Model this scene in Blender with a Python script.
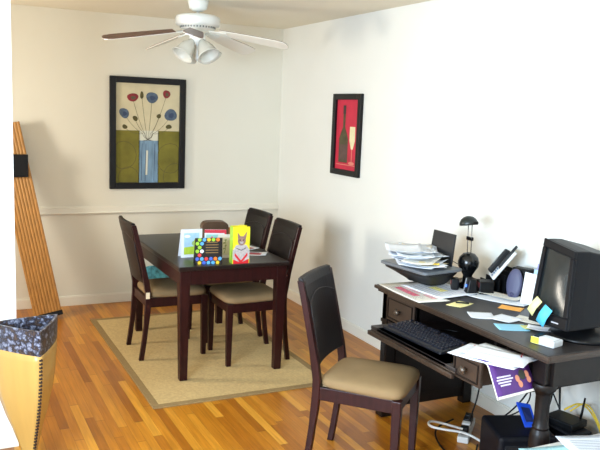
import bpy, bmesh, math, random
from mathutils import Vector, Matrix, Euler
PI = math.pi
for o in list(bpy.data.objects): bpy.data.objects.remove(o)
SC = bpy.context.scene
COL = SC.collection

# ------------------------------------------------------------ camera
cam_data = bpy.data.cameras.new('camera'); cam = bpy.data.objects.new('camera', cam_data); COL.objects.link(cam)
cam_data.sensor_fit = 'HORIZONTAL'; cam_data.sensor_width = 36; cam_data.lens = 746.49 / 600 * 36
cam_data.clip_start = 0.05
yaw, pitch, roll = 0.4583, -0.1502, 0.0391
fwd = Vector((math.sin(yaw)*math.cos(pitch), math.cos(yaw)*math.cos(pitch), math.sin(pitch)))
rt = Vector((math.cos(yaw), -math.sin(yaw), 0)); up = rt.cross(fwd)
rt2 = rt*math.cos(roll) + up*math.sin(roll); up2 = up*math.cos(roll) - rt*math.sin(roll)
M = Matrix((rt2, up2, -fwd)).transposed().to_4x4(); M.translation = Vector((-2.901, -6.3755, 1.7002))
cam.matrix_world = M
SC.camera = cam

# ------------------------------------------------------------ world, lights, exposure
SC.view_settings.view_transform = 'Standard'; SC.view_settings.look = 'None'
SC.view_settings.gamma = 1.0; SC.view_settings.use_curve_mapping = False
SC.view_settings.exposure = 0.0
W = bpy.data.worlds.new('world'); SC.world = W; W.use_nodes = True
bg = W.node_tree.nodes['Background']; bg.inputs[0].default_value = (0.80, 0.90, 1.0, 1); bg.inputs[1].default_value = 1.0

def area(name, loc, target, sx, sy, power, col, spread=180):
    L = bpy.data.lights.new(name, 'AREA'); L.shape = 'RECTANGLE'; L.size = sx; L.size_y = sy
    L.energy = power; L.color = col; L.spread = math.radians(spread)
    o = bpy.data.objects.new(name, L); COL.objects.link(o)
    o.location = loc; o.rotation_euler = (Vector(target)-Vector(loc)).to_track_quat('-Z', 'Y').to_euler()
    return o
# daylight entering through the windows behind and beside the camera, and through the dining window
area('daylight_front_window', (-2.35, -7.93, 1.45), (-1.7, 0, 1.1), 2.6, 1.5, 40, (0.74, 0.86, 1.0))
area('daylight_side_window', (-3.86, -5.0, 1.45), (0, -4.2, 1.35), 1.7, 1.2, 262, (0.64, 0.81, 1.0))
area('daylight_dining_window', (-3.86, -1.05, 1.45), (0, -1.8, 0.7), 0.4, 0.6, 48, (1.0, 0.92, 0.78))

# ------------------------------------------------------------ materials
def lin(c):
    return tuple(((v/255)/12.92 if v/255 <= 0.04045 else (((v/255)+0.055)/1.055)**2.4) for v in c)
MATS = {}
def mat(name, rgb, rough=0.6, metal=0.0, spec=0.5, var=0.0, scale=20.0, bump=0.0, bscale=200.0, stretch=(1,1,1), coat=0.0, emit=None, alpha=None, trans=0.0):
    if name in MATS: return MATS[name]
    m = bpy.data.materials.new(name); m.use_nodes = True; MATS[name] = m
    nt = m.node_tree; b = nt.nodes['Principled BSDF']
    c = lin(rgb)
    b.inputs['Base Color'].default_value = (*c, 1); b.inputs['Roughness'].default_value = rough
    b.inputs['Metallic'].default_value = metal; b.inputs['Specular IOR Level'].default_value = spec
    b.inputs['Coat Weight'].default_value = coat
    if trans: b.inputs['Transmission Weight'].default_value = trans
    if emit: b.inputs['Emission Color'].default_value = (*lin(rgb), 1); b.inputs['Emission Strength'].default_value = emit
    tc = nt.nodes.new('ShaderNodeTexCoord'); mp = nt.nodes.new('ShaderNodeMapping'); mp.inputs['Scale'].default_value = stretch
    nt.links.new(tc.outputs['Object'], mp.inputs[0])
    if var:
        n = nt.nodes.new('ShaderNodeTexNoise'); n.inputs['Scale'].default_value = scale; n.inputs['Detail'].default_value = 4
        nt.links.new(mp.outputs[0], n.inputs['Vector'])
        r = nt.nodes.new('ShaderNodeValToRGB'); r.color_ramp.elements[0].position = 0.3; r.color_ramp.elements[1].position = 0.7
        r.color_ramp.elements[0].color = (*[max(0, v*(1-var)) for v in c], 1); r.color_ramp.elements[1].color = (*[min(1, v*(1+var)) for v in c], 1)
        nt.links.new(n.outputs['Fac'], r.inputs[0]); nt.links.new(r.outputs[0], b.inputs['Base Color'])
    if bump:
        n2 = nt.nodes.new('ShaderNodeTexNoise'); n2.inputs['Scale'].default_value = bscale; n2.inputs['Detail'].default_value = 3
        nt.links.new(mp.outputs[0], n2.inputs['Vector'])
        bp = nt.nodes.new('ShaderNodeBump'); bp.inputs['Strength'].default_value = bump; bp.inputs['Distance'].default_value = 0.002
        nt.links.new(n2.outputs['Fac'], bp.inputs['Height']); nt.links.new(bp.outputs[0], b.inputs['Normal'])
    return m

def floor_mat():
    m = bpy.data.materials.new('oak_strip_floor'); m.use_nodes = True; nt = m.node_tree; b = nt.nodes['Principled BSDF']
    N = nt.nodes.new; L = nt.links.new
    tc = N('ShaderNodeTexCoord'); sp = N('ShaderNodeSeparateXYZ'); L(tc.outputs['Object'], sp.inputs[0])
    def math_(op, a, bb=None, v=None):
        n = N('ShaderNodeMath'); n.operation = op; L(a, n.inputs[0])
        if bb is not None: L(bb, n.inputs[1])
        if v is not None: n.inputs[1].default_value = v
        return n.outputs[0]
    xs = math_('DIVIDE', sp.outputs['X'], v=0.048); xi = math_('FLOOR', xs); xf = math_('FRACT', xs)
    wn = N('ShaderNodeTexWhiteNoise'); wn.noise_dimensions = '1D'; L(xi, wn.inputs['W'])
    off = math_('MULTIPLY', wn.outputs['Value'], v=7.3)
    ys = math_('ADD', math_('DIVIDE', sp.outputs['Y'], v=0.85), off); yi = math_('FLOOR', ys); yf = math_('FRACT', ys)
    cb = N('ShaderNodeCombineXYZ'); L(xi, cb.inputs[0]); L(yi, cb.inputs[1])
    w2 = N('ShaderNodeTexWhiteNoise'); w2.noise_dimensions = '2D'; L(cb.outputs[0], w2.inputs['Vector'])
    ramp = N('ShaderNodeValToRGB'); cr = ramp.color_ramp
    cols = [(0, (146, 84, 16)), (0.25, (166, 100, 20)), (0.55, (178, 112, 26)), (0.8, (190, 124, 32)), (1, (208, 146, 48))]
    cr.elements[0].position = 0; cr.elements[0].color = (*lin(cols[0][1]), 1)
    cr.elements[1].position = 1; cr.elements[1].color = (*lin(cols[-1][1]), 1)
    for p_, c_ in cols[1:-1]:
        e = cr.elements.new(p_); e.color = (*lin(c_), 1)
    L(w2.outputs['Value'], ramp.inputs[0])
    mp = N('ShaderNodeMapping'); mp.inputs['Scale'].default_value = (60, 3, 1); L(tc.outputs['Object'], mp.inputs[0])
    gn = N('ShaderNodeTexNoise'); gn.inputs['Scale'].default_value = 1.2; gn.inputs['Detail'].default_value = 5; L(mp.outputs[0], gn.inputs['Vector'])
    g = N('ShaderNodeMapRange'); g.inputs[1].default_value = 0.3; g.inputs[2].default_value = 0.7; g.inputs[3].default_value = 0.78; g.inputs[4].default_value = 1.12
    L(gn.outputs['Fac'], g.inputs[0])
    ex = math_('LESS_THAN', xf, v=0.035); ey = math_('LESS_THAN', yf, v=0.006); gap = math_('MAXIMUM', ex, ey)
    gm = N('ShaderNodeMapRange'); gm.inputs[3].default_value = 1; gm.inputs[4].default_value = 0.55; L(gap, gm.inputs[0])
    mul = math_('MULTIPLY', g.outputs[0], gm.outputs[0])
    vm = N('ShaderNodeVectorMath'); vm.operation = 'SCALE'; L(ramp.outputs[0], vm.inputs[0]); L(mul, vm.inputs['Scale'])
    L(vm.outputs[0], b.inputs['Base Color'])
    b.inputs['Roughness'].default_value = 0.34; b.inputs['Specular IOR Level'].default_value = 0.45
    return m

WALL = mat('wall_paint', (226, 226, 219), 0.75, spec=0.25, var=0.012, scale=2.5, bump=0.08, bscale=160)
CEIL = mat('ceiling_paint', (230, 224, 206), 0.9, spec=0.1, bump=0.15, bscale=120)
TRIM = mat('trim_paint', (232, 228, 214), 0.4)
ESP = mat('espresso_wood', (42, 15, 14), 0.36, spec=.22, var=0.28, scale=6, stretch=(8, 8, 1), coat=0.06)
ESPT = mat('espresso_tabletop', (30, 19, 17), 0.3, var=0.25, scale=6, stretch=(8, 1, 1))
LEA = mat('dark_leather', (20, 14, 14), 0.42, spec=.25, var=0.12, scale=14, bump=0.15, bscale=120)
PIP = mat('leather_seam', (44, 36, 36), 0.4)
SEAT = mat('tan_microfibre', (134, 110, 77), 0.85, spec=0.2, var=0.06, scale=9, bump=0.1, bscale=300)
UNDER = mat('tan_underside', (196, 170, 132), 0.85)
BLK = mat('black_plastic', (9, 10, 12), 0.42, spec=.25)
BLKG = mat('black_gloss', (9, 10, 12), 0.2)
BLKW = mat('black_frame_wood', (15, 14, 16), 0.45, spec=.3)
WHT = mat('white_paper', (222, 226, 232), 0.7)
OFFW = mat('offwhite_paper', (226, 222, 210), 0.75)

# ------------------------------------------------------------ mesh helpers
class MB:
    def __init__(s): s.bm = bmesh.new(); s.mi = 0
    def _v(s, co, X=None): return s.bm.verts.new(X @ Vector(co) if X else Vector(co))
    def face(s, vs, smooth=False):
        try:
            f = s.bm.faces.new(vs); f.material_index = s.mi; f.smooth = smooth; return f
        except ValueError: return None
    def box(s, x0, x1, y0, y1, z0, z1, X=None):
        c = [(x0,y0,z0),(x1,y0,z0),(x1,y1,z0),(x0,y1,z0),(x0,y0,z1),(x1,y0,z1),(x1,y1,z1),(x0,y1,z1)]
        return s.hexa(c, X)
    def hexa(s, c, X=None):
        v = [s._v(p, X) for p in c]
        for f in ((3,2,1,0),(4,5,6,7),(0,1,5,4),(1,2,6,5),(2,3,7,6),(3,0,4,7)): s.face([v[i] for i in f])
        return s
    def loft(s, rings, close=True, caps=True, smooth=True, X=None):
        R = [[s._v(p, X) for p in r] for r in rings]; n = len(R[0])
        for a, b in zip(R, R[1:]):
            for i in range(n if close else n-1):
                s.face([a[i], a[(i+1) % n], b[(i+1) % n], b[i]], smooth)
        if caps and close: s.face(R[0][::-1]); s.face(R[-1])
        return s
    def lathe(s, prof, c=(0,0,0), n=24, X=None, caps=True):
        rings = [[(c[0]+r*math.cos(2*PI*i/n), c[1]+r*math.sin(2*PI*i/n), c[2]+z) for i in range(n)] for r, z in prof]
        return s.loft(rings, caps=caps, X=X)
    def tube(s, pts, r, n=8, X=None, smooth_path=0):
        P = [Vector(p) for p in pts]
        for _ in range(smooth_path):
            Q = [P[0]]
            for a, b in zip(P, P[1:]): Q += [a*.75+b*.25, a*.25+b*.75]
            Q.append(P[-1]); P = Q
        rr = r if isinstance(r, (list, tuple)) else [r]*len(P)
        rings = []; prev = None
        for i, p in enumerate(P):
            d = (P[min(i+1, len(P)-1)]-P[max(i-1, 0)]).normalized()
            if prev is None:
                a = Vector((0,0,1)) if abs(d.z) < .9 else Vector((1,0,0))
            else: a = prev
            u = (a - d*a.dot(d)); u = u.normalized() if u.length > 1e-6 else d.orthogonal().normalized()
            w = d.cross(u); prev = u
            rings.append([p+(u*math.cos(2*PI*k/n)+w*math.sin(2*PI*k/n))*rr[i] for k in range(n)])
        return s.loft(rings, X=X)
    def prism(s, poly, z0, z1, X=None):
        return s.loft([[(x,y,z0) for x,y in poly], [(x,y,z1) for x,y in poly]], smooth=False, X=X)
    def sheet(s, nu, nv, fn, thick=0.0006, X=None, smooth=True):
        # grid surface with thickness downwards
        top = [[s._v(fn(i/nu, j/nv), X) for j in range(nv+1)] for i in range(nu+1)]
        bot = [[s._v(Vector(fn(i/nu, j/nv))-Vector((0,0,thick)), X) for j in range(nv+1)] for i in range(nu+1)]
        for i in range(nu):
            for j in range(nv):
                s.face([top[i][j], top[i+1][j], top[i+1][j+1], top[i][j+1]], smooth)
                s.face([bot[i][j+1], bot[i+1][j+1], bot[i+1][j], bot[i][j]], smooth)
        for i in range(nu):
            s.face([top[i][0], bot[i][0], bot[i+1][0], top[i+1][0]]); s.face([top[i+1][nv], bot[i+1][nv], bot[i][nv], top[i][nv]])
        for j in range(nv):
            s.face([top[0][j+1], bot[0][j+1], bot[0][j], top[0][j]]); s.face([top[nu][j], bot[nu][j], bot[nu][j+1], top[nu][j+1]])
        return s
    def build(s, name, m, parent=None, bevel=0, seg=2, subsurf=0, shift=True):
        bm = s.bm
        if not bm.verts: raise RuntimeError(name)
        bmesh.ops.recalc_face_normals(bm, faces=bm.faces)
        if parent is not None and shift:
            off = Vector((0,0,0)); p_ = parent
            while p_ is not None: off += Vector(p_.location); p_ = p_.parent
            bmesh.ops.translate(bm, verts=bm.verts, vec=-off)
            org = None
        me = bpy.data.meshes.new(name); 
        loc = Vector((0,0,0))
        if parent is None and shift:     # put the origin at the base centre of the thing
            xs = [v.co for v in bm.verts]; lo = Vector([min(v[i] for v in xs) for i in range(3)]); hi = Vector([max(v[i] for v in xs) for i in range(3)])
            loc = Vector(((lo.x+hi.x)/2, (lo.y+hi.y)/2, lo.z)); bmesh.ops.translate(bm, verts=bm.verts, vec=-loc)
        bm.to_mesh(me); bm.free()
        for q in (m if isinstance(m, (list, tuple)) else [m]): me.materials.append(q)
        o = bpy.data.objects.new(name, me); COL.objects.link(o); o.location = loc
        if parent is not None: o.parent = parent
        if bevel:
            b = o.modifiers.new('bevel', 'BEVEL'); b.width = bevel; b.segments = seg; b.limit_method = 'ANGLE'; b.angle_limit = math.radians(40)
            b.harden_normals = False
        if subsurf:
            u = o.modifiers.new('subsurf', 'SUBSURF'); u.levels = subsurf; u.render_levels = subsurf
        return o
def root(name, loc, label, cat, group=None, rz=0):
    o = bpy.data.objects.new(name, None); COL.objects.link(o); o.location = loc; o.rotation_euler = (0,0,rz); o.empty_display_size = .1
    o['label'] = label; o['category'] = cat
    if group: o['group'] = group
    return o
def tag(o, label, cat, group=None, kind=None):
    o['label'] = label; o['category'] = cat
    if group: o['group'] = group
    if kind: o['kind'] = kind
    return o
def struct(o): o['kind'] = 'structure'; return o
def XF(loc, rx=0, ry=0, rz=0): return Matrix.Translation(Vector(loc)) @ Euler((rx, ry, rz)).to_matrix().to_4x4()
def copy_tree(o, parent=None):
    c = o.copy(); COL.objects.link(c)
    if parent is not None: c.parent = parent
    for ch in list(o.children): copy_tree(ch, c)
    return c

# ------------------------------------------------------------ the room
H = 2.44; XL = -3.9; YF = -8.0
struct(MB().box(XL-.1, .1, YF-.1, .1, -.1, 0).build('floor', floor_mat(), shift=False))
struct(MB().box(XL-.1, .1, YF-.1, .1, H, H+.1).build('ceiling', CEIL))
struct(MB().box(0, .1, YF, .1, 0, H).build('wall_right', WALL))
struct(MB().box(XL, 0, 0, .1, 0, H).build('wall_back', mat('wall_paint_warm_lit', (225, 222, 208), 0.75, spec=0.25, var=0.012, scale=2.5, bump=0.08, bscale=160)))  # same paint as the other walls, with warm light put into the colour
struct(MB().box(XL, -2.567, -2.62, -2.50, 0, H).build('wall_partition', mat('partition_paint', (236, 236, 232), 0.7, spec=0.2, bump=0.06, bscale=150)))
def wall_x(x0, x1, wins, name):        # wall along Y with window openings
    b = MB(); y = YF
    for (a, c, z0, z1) in wins:
        b.box(x0, x1, y, a, 0, H); b.box(x0, x1, a, c, 0, z0); b.box(x0, x1, a, c, z1, H); y = c
    b.box(x0, x1, y, 0.1, 0, H); return struct(b.build(name, WALL))
wall_x(XL-.1, XL, [(-5.85, -4.15, .85, 2.05), (-1.6, -.5, .85, 2.05)], 'wall_left')
b = MB(); a0, a1 = -3.65, -1.05
b.box(XL, a0, YF-.1, YF, 0, H); b.box(a1, 0, YF-.1, YF, 0, H); b.box(a0, a1, YF-.1, YF, 0, .7); b.box(a0, a1, YF-.1, YF, 2.2, H)
struct(b.build('wall_front', WALL))
GL = bpy.data.materials.new('window_glass'); GL.use_nodes = True
nt = GL.node_tree; nt.nodes.remove(nt.nodes['Principled BSDF']); g_ = nt.nodes.new('ShaderNodeBsdfTransparent')
nt.links.new(g_.outputs[0], nt.nodes['Material Output'].inputs[0])
def window(name, axis, c, lo, hi, z0, z1):
    t = .04; b = MB(); g = MB()
    def bx(B, a0, a1, z_0, z_1, d0, d1):
        if axis == 'x': B.box(c+d0, c+d1, a0, a1, z_0, z_1)
        else: B.box(a0, a1, c+d0, c+d1, z_0, z_1)
    bx(b, lo, lo+t, z0, z1, -.03, .03); bx(b, hi-t, hi, z0, z1, -.03, .03); bx(b, lo, hi, z0, z0+t, -.03, .03); bx(b, lo, hi, z1-t, z1, -.03, .03)
    bx(b, (lo+hi)/2-.02, (lo+hi)/2+.02, z0, z1, -.025, .025)
    o = struct(b.build(name, TRIM)); bx(g, lo+t, hi-t, z0+t, z1-t, -.003, .003); g.build('pane', GL, o)
window('window_1', 'x', XL-.05, -5.85, -4.15, .85, 2.05); window('window_2', 'x', XL-.05, -1.6, -.5, .85, 2.05)
window('window_3', 'y', YF-.05, a0, a1, .7, 2.2)
def base(name, x0, x1, y0, y1, ax):
    b = MB(); b.box(x0, x1, y0, y1, 0, .075)
    if ax == 'b': b.box(x0, x1, y0+.004, y1, .075, .085)
    elif ax == 'r': b.box(x0+.004, x1, y0, y1, .075, .085)
    else: b.box(x0, x1, y0, y1, .075, .082)
    return struct(b.build(name, TRIM, bevel=.002))
base('baseboard_back', XL, 0, -.014, 0, 'b'); base('baseboard_right', -.014, 0, YF, -.014, 'r')
base('baseboard_partition', XL, -2.567, -2.634, -2.62, 'b')
b = MB(); b.box(XL, 0, -.018, 0, .79, .835); b.box(XL, 0, -.010, 0, .835, .848); b.box(XL, 0, -.026, 0, .787, .797)
struct(b.build('trim_1', TRIM, bevel=.002))

# ------------------------------------------------------------ rug
RY0, RY1, RX0, RX1 = -2.415, -.505, -1.83, -.655
def weave(name, rgb, var):
    m = mat(name, rgb, .95, spec=.1, var=var, scale=70, bump=.5, bscale=500); return m
rug = root('area_rug', ((RX0+RX1)/2, (RY0+RY1)/2, 0), 'flat beige sisal rug with a wider tan border under the dining table', 'rug')
MB().box(RX0+.045, RX1-.045, RY0+.045, RY1-.045, 0, .008).build('woven_field', weave('sisal_field', (190, 163, 114), .12), rug)
b = MB()
for (a, c, d, e) in ((RX0, RX1, RY0, RY0+.045), (RX0, RX1, RY1-.045, RY1), (RX0, RX0+.045, RY0+.045, RY1-.045), (RX1-.045, RX1, RY0+.045, RY1-.045)):
    b.box(a, c, d, e, 0, .009)
b.build('border', weave('sisal_border', (142, 118, 80), .08), rug, bevel=.002)

# ------------------------------------------------------------ dining table
TX0, TX1, TY0, TY1, TT = -1.59, -.85, -2.085, -.865, .74
RZ = .008
tb = root('dining_table', ((TX0+TX1)/2, (TY0+TY1)/2, RZ), 'dark espresso wood rectangular dining table standing on the beige rug', 'table')
MB().box(TX0, TX1, TY0, TY1, TT-.028, TT).build('table_top', ESPT, tb, bevel=.004)
b = MB(); i_ = .018
b.box(TX0+i_+.06, TX1-i_-.06, TY0+i_, TY0+i_+.022, TT-.118, TT-.028); b.box(TX0+i_+.06, TX1-i_-.06, TY1-i_-.022, TY1-i_, TT-.118, TT-.028)
b.box(TX0+i_, TX0+i_+.022, TY0+i_+.06, TY1-i_-.06, TT-.118, TT-.028); b.box(TX1-i_-.022, TX1-i_, TY0+i_+.06, TY1-i_-.06, TT-.118, TT-.028)
b.build('apron', ESP, tb)
for sx in (0, 1):
    for sy in (0, 1):
        ox = TX0+.012 if sx == 0 else TX1-.012; oy = TY0+.012 if sy == 0 else TY1-.012
        dx = 1 if sx == 0 else -1; dy = 1 if sy == 0 else -1
        def ring(w, z, sh=0):
            return [(ox+dx*sh, oy+dy*sh, z), (ox+dx*(sh+w), oy+dy*sh, z), (ox+dx*(sh+w), oy+dy*(sh+w), z), (ox+dx*sh, oy+dy*(sh+w), z)]
        MB().loft([ring(.048, RZ, .012), ring(.066, TT-.118), ring(.066, TT-.028)], smooth=False).build('leg', ESP, tb, bevel=.003)

# ------------------------------------------------------------ dining chair (local: faces +X, origin under the rear posts)
def make_chair():
    r = root('dining_chair', (0,0,0), 'x', 'chair', 'espresso dining chairs with leather backs')
    rw, fw, dep, Hc = .182, .200, .390, .935
    def arcx(z):                                   # rear post profile
        if z < .45: t = (z)/.45; return -.045*(1-t)**1.6
        t = (z-.45)/(Hc-.45); return -.105*t**1.15
    for s in (-1, 1):
        rings = []
        for k in range(13):
            z = Hc*k/12*.985; w = .016 if z > .4 else .0145
            d = .019 if 0.3 < z < .6 else .0155
            cx = arcx(z); cy = s*rw
            rings.append([(cx-d, cy-w, z), (cx+d, cy-w, z), (cx+d, cy+w, z), (cx-d, cy+w, z)])
        MB().loft(rings, smooth=False).build('rear_leg', ESP, r, bevel=.003)
        yy = s*(fw-.018)
        rings = [[(dep-a, yy-a, z), (dep+a, yy-a, z), (dep+a, yy+a, z), (dep-a, yy+a, z)] for a, z in ((.0155, 0), (.021, .36), (.021, .425))]
        MB().loft(rings, smooth=False).build('front_leg', ESP, r, bevel=.003)
    b = MB()
    b.box(dep-.014, dep+.010, -(fw-.04), fw-.04, .362, .425); b.box(-.012, .012, -rw+.015, rw-.015, .362, .425)
    for s in (-1, 1):
        y0, y1 = s*rw, s*(fw-.018)
        b.hexa([(.015, y0-.010, .362), (dep-.018, y1-.010, .362), (dep-.018, y1+.010, .362), (.015, y0+.010, .362),
                (.015, y0-.010, .425), (dep-.018, y1-.010, .425), (dep-.018, y1+.010, .425), (.015, y0+.010, .425)])
    b.build('seat_rail', ESP, r, bevel=.002)
    # seat cushion: rounded slab, wider at the front
    n = 40; rings = []
    def outline(ins, z, cz=0):
        out = []
        for k in range(n):
            t = 2*PI*k/n; c, s_ = math.cos(t), math.sin(t); e = .32
            u = (abs(c)**e)*(1 if c > 0 else -1); v = (abs(s_)**e)*(1 if s_ > 0 else -1)
            x = .212+u*(.212-ins); w = (fw+.006 + (rw+.004-fw-.006)*(1-(x/.42))*1.0) - ins
            out.append((x*.985, v*(w+.006), z))
        return out
    rings = [outline(.012, .425), outline(.002, .432), outline(0, .447), outline(.004, .460), outline(.016, .470), outline(.045, .478), outline(.10, .483), outline(.16, .485)]
    MB().loft(rings).build('seat', SEAT, r)
    MB().box(.02, dep-.02, -rw+.02, rw-.02, .418, .4255).build('seat_board', UNDER, r)
    # padded back
    bk = []
    N_ = 10
    for k in range(N_+1):
        z = .525+(Hc-.525)*k/N_; cx = arcx(z)
        th = .019 if k < N_-0 else .012
        prof = []
        M_ = 12
        for j in range(M_+1):
            v = -1+2*j/M_; y = v*(rw+.0+(0.006 if z > .83 else -.014)); bow = -.016*(1-v*v)
            prof.append((cx+bow+th, y, z))
        for j in range(M_, -1, -1):
            v = -1+2*j/M_; y = v*(rw+(0.006 if z > .83 else -.014)); bow = -.016*(1-v*v)
            prof.append((cx+bow-th, y, z))
        bk.append(prof)
    MB().loft(bk, smooth=False).build('backrest', LEA, r, bevel=.006, seg=3)
    b = MB()
    for sg in (-1, 1):
        pts = []
        for j in range(13):
            v = -1+2*j/12; z = .815+.035*(1-v*v)*(1 if True else 0); cx = arcx(z)-.016*(1-v*v)
            pts.append((cx+sg*.0195, v*(rw-.016), z))
        lowL = [(arcx(z)+sg*.0195-.016*(1-(1-.016/rw)**2), -(rw-.018), z) for z in (.56, .65, .74)]
        lowR = [(arcx(z)+sg*.0195-.016*(1-(1-.016/rw)**2), (rw-.018), z) for z in (.74, .65, .56)]
        b.tube(lowL+pts+lowR, .0022, 6)
    b.build('piping', PIP, r)
    return r
chairs = [
    ((-1.648, -1.412), 0.0, RZ, 'dark wood dining chair on the left side of the table, facing right'),
    ((-.795, -1.715), PI, RZ, 'dark wood dining chair at the right side of the table, nearer of two'),
    ((-.775, -1.170), PI+.04, RZ, 'dark wood dining chair at the right side of the table, farther and partly hidden'),
    ((-1.175, -3.28), -.84, 0, 'dark wood chair with tan seat pulled up before the cluttered desk'),
]
proto = make_chair()
for i, (p_, a_, z_, lab) in enumerate(chairs):
    o = proto if i == 0 else copy_tree(proto)
    o.location = (p_[0], p_[1], z_); o.rotation_euler = (0, 0, a_); o['label'] = lab
    if i == 0: first_chair = o
tg = MB().box(-.02, .006, -.199, -.1975, .425, .468)
tg = tg.build('sticker_tag', mat('cream_sticker', (232, 214, 178), .6), None, shift=False); tg.parent = first_chair; tg['label'] = 'cream sticker on the rear leg'

# ------------------------------------------------------------ pictures
def poly(b, pts, X, mi, d=0.0, th=.0004):
    """flat patch in picture space (u right, v up) lifted d from the board"""
    b.mi = mi
    vs = [b._v((u, -d, v), X) for u, v in pts]; ws = [b._v((u, -d+th, v), X) for u, v in pts]
    b.face(vs); b.face(ws[::-1]); n = len(vs)
    for i in range(n): b.face([vs[i], vs[(i+1) % n], ws[(i+1) % n], ws[i]])
def ell(cx, cy, rx, ry, a=0, n=18, wob=0, seed=0):
    R_ = random.Random(seed); ph = R_.random()*6
    out = []
    for k in range(n):
        t = 2*PI*k/n; q = 1+wob*math.sin(3*t+ph)+wob*.6*math.sin(2*t+ph*2)
        x, y = rx*q*math.cos(t), ry*q*math.sin(t)
        out.append((cx+x*math.cos(a)-y*math.sin(a), cy+x*math.sin(a)+y*math.cos(a)))
    return out
def stroke(b, pts, w, X, mi, d):
    for (x0, y0), (x1, y1) in zip(pts, pts[1:]):
        L_ = math.hypot(x1-x0, y1-y0) or 1; nx, ny = -(y1-y0)/L_*w/2, (x1-x0)/L_*w/2
        poly(b, [(x0-nx, y0-ny), (x1-nx, y1-ny), (x1+nx, y1+ny), (x0+nx, y0+ny)], X, mi, d)
def bez(p0, p1, p2, n=8): return [((1-t)**2*p0[0]+2*t*(1-t)*p1[0]+t*t*p2[0], (1-t)**2*p0[1]+2*t*(1-t)*p1[1]+t*t*p2[1]) for t in [k/n for k in range(n+1)]]
def frame(r, w, h, fw_, X, m, dep=.028):
    b = MB()
    def fb(u0, u1, v0, v1): b.box(u0, u1, -dep, 0, v0, v1, X)
    fb(0, fw_, 0, h); fb(w-fw_, w, 0, h); fb(fw_, w-fw_, 0, fw_); fb(fw_, w-fw_, h-fw_, h)
    return b.build('frame', m, r, bevel=.004)
# flowers over the dining table, on the back wall
PX0, PW, PZ0, PH = -1.575, .655, .993, .945
r = root('framed_picture', (PX0+PW/2, 0, PZ0), 'large black-framed painting of flowers in a blue vase on the back wall', 'picture')
X = XF((PX0, -.001, PZ0)); frame(r, PW, PH, .052, X, BLKW)
A = [mat('art_cream', (208, 198, 164), .8, var=.08, scale=8), mat('art_olive', (116, 110, 38), .8, var=.25, scale=7), mat('art_vase_blue', (118, 148, 172), .8, var=.3, scale=9, stretch=(4,1,.6)),
     mat('art_red', (132, 42, 50), .8, var=.25, scale=40), mat('art_grey_blue', (82, 98, 118), .8, var=.3, scale=40), mat('art_leaf', (84, 78, 44), .8, var=.2, scale=30), mat('art_line', (92, 84, 62), .8), mat('art_white', (214, 214, 196), .8), mat('art_dark_blue', (58, 72, 100), .8)]
b = MB(); poly(b, [(.052,.052),(PW-.052,.052),(PW-.052,PH-.052),(.052,PH-.052)], X, 0, .006, .004)
iw, ih = PW-.104, PH-.104
def q(u, v): return (.052+u*iw, .052+v*ih)
def QP(L_): return [q(*p_) for p_ in L_]
poly(b, QP([(0,0),(.37,0),(.37,.53),(0,.53)]), X, 1, .0066); poly(b, QP([(.66,0),(1,0),(1,.53),(.66,.53)]), X, 1, .0066)
poly(b, QP([(.36,0),(.67,0),(.67,.43),(.36,.43)]), X, 2, .0066); poly(b, QP([(.36,.43),(.67,.43),(.67,.53),(.36,.53)]), X, 7, .0066)
for u in (.40, .46, .60): stroke(b, QP([(u, .02), (u+.01, .4)]), .004, X, 8, .0072)
stroke(b, QP([(.48, .08), (.49, .33)]), .016, X, 7, .0072)
for cu, cv, rr in ((.12, .28, .2), (.86, .25, .22), (.2, .05, .16), (.95, .06, .2)):
    c_ = [q(cu+rr*math.cos(t*PI/8), cv+rr*.7*math.sin(t*PI/8)) for t in range(17)]
    c_ = [(max(.054, min(.052+iw-.002, x)), max(.054, min(.052+.525*ih, y))) for x, y in c_]
    if cu < .5: c_ = [(min(x, .052+.365*iw), y) for x, y in c_]
    else: c_ = [(max(x, .052+.665*iw), y) for x, y in c_]
    stroke(b, c_, .004, X, 5, .0072)
fl = [(.26,.86,.062,.058,3,1.6), (.40,.885,.028,.037,5,0), (.56,.865,.095,.054,4,-.3), (.79,.905,.058,.042,3,0), (.13,.70,.068,.055,4,.6), (.86,.695,.100,.060,4,.5), (.30,.65,.045,.023,5,-1.0), (.67,.68,.037,.022,5,.5), (.14,.565,.040,.022,5,-.5), (.83,.575,.050,.022,5,0)]
for (u, v, ru, rv, mi, a_) in fl:
    x_, y_ = q(u, v); vx, vy = q(.50+(u-.5)*.22, .5)
    stroke(b, bez((vx, vy), ((vx+x_)/2+(x_-vx)*.02, (vy+y_)/2-.04), (x_, y_-.01)) , .0028, X, 6, .0070)
    stroke(b, bez((vx, vy), (vx-.01*(u-.5), vy-.05), (q(.5-(u-.5)*.2, .43))), .0025, X, 6, .0074)
    poly(b, ell(x_, y_, ru*iw, rv*ih, a_, wob=.05, seed=int(u*100)), X, mi, .0076)
    if mi in (3, 4): poly(b, ell(x_+.004, y_-.004, ru*iw*.45, rv*ih*.42, a_, wob=.1, seed=int(u*77)), X, 8 if mi == 4 else 6, .0082)
b.build('painting', A, r)
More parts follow.
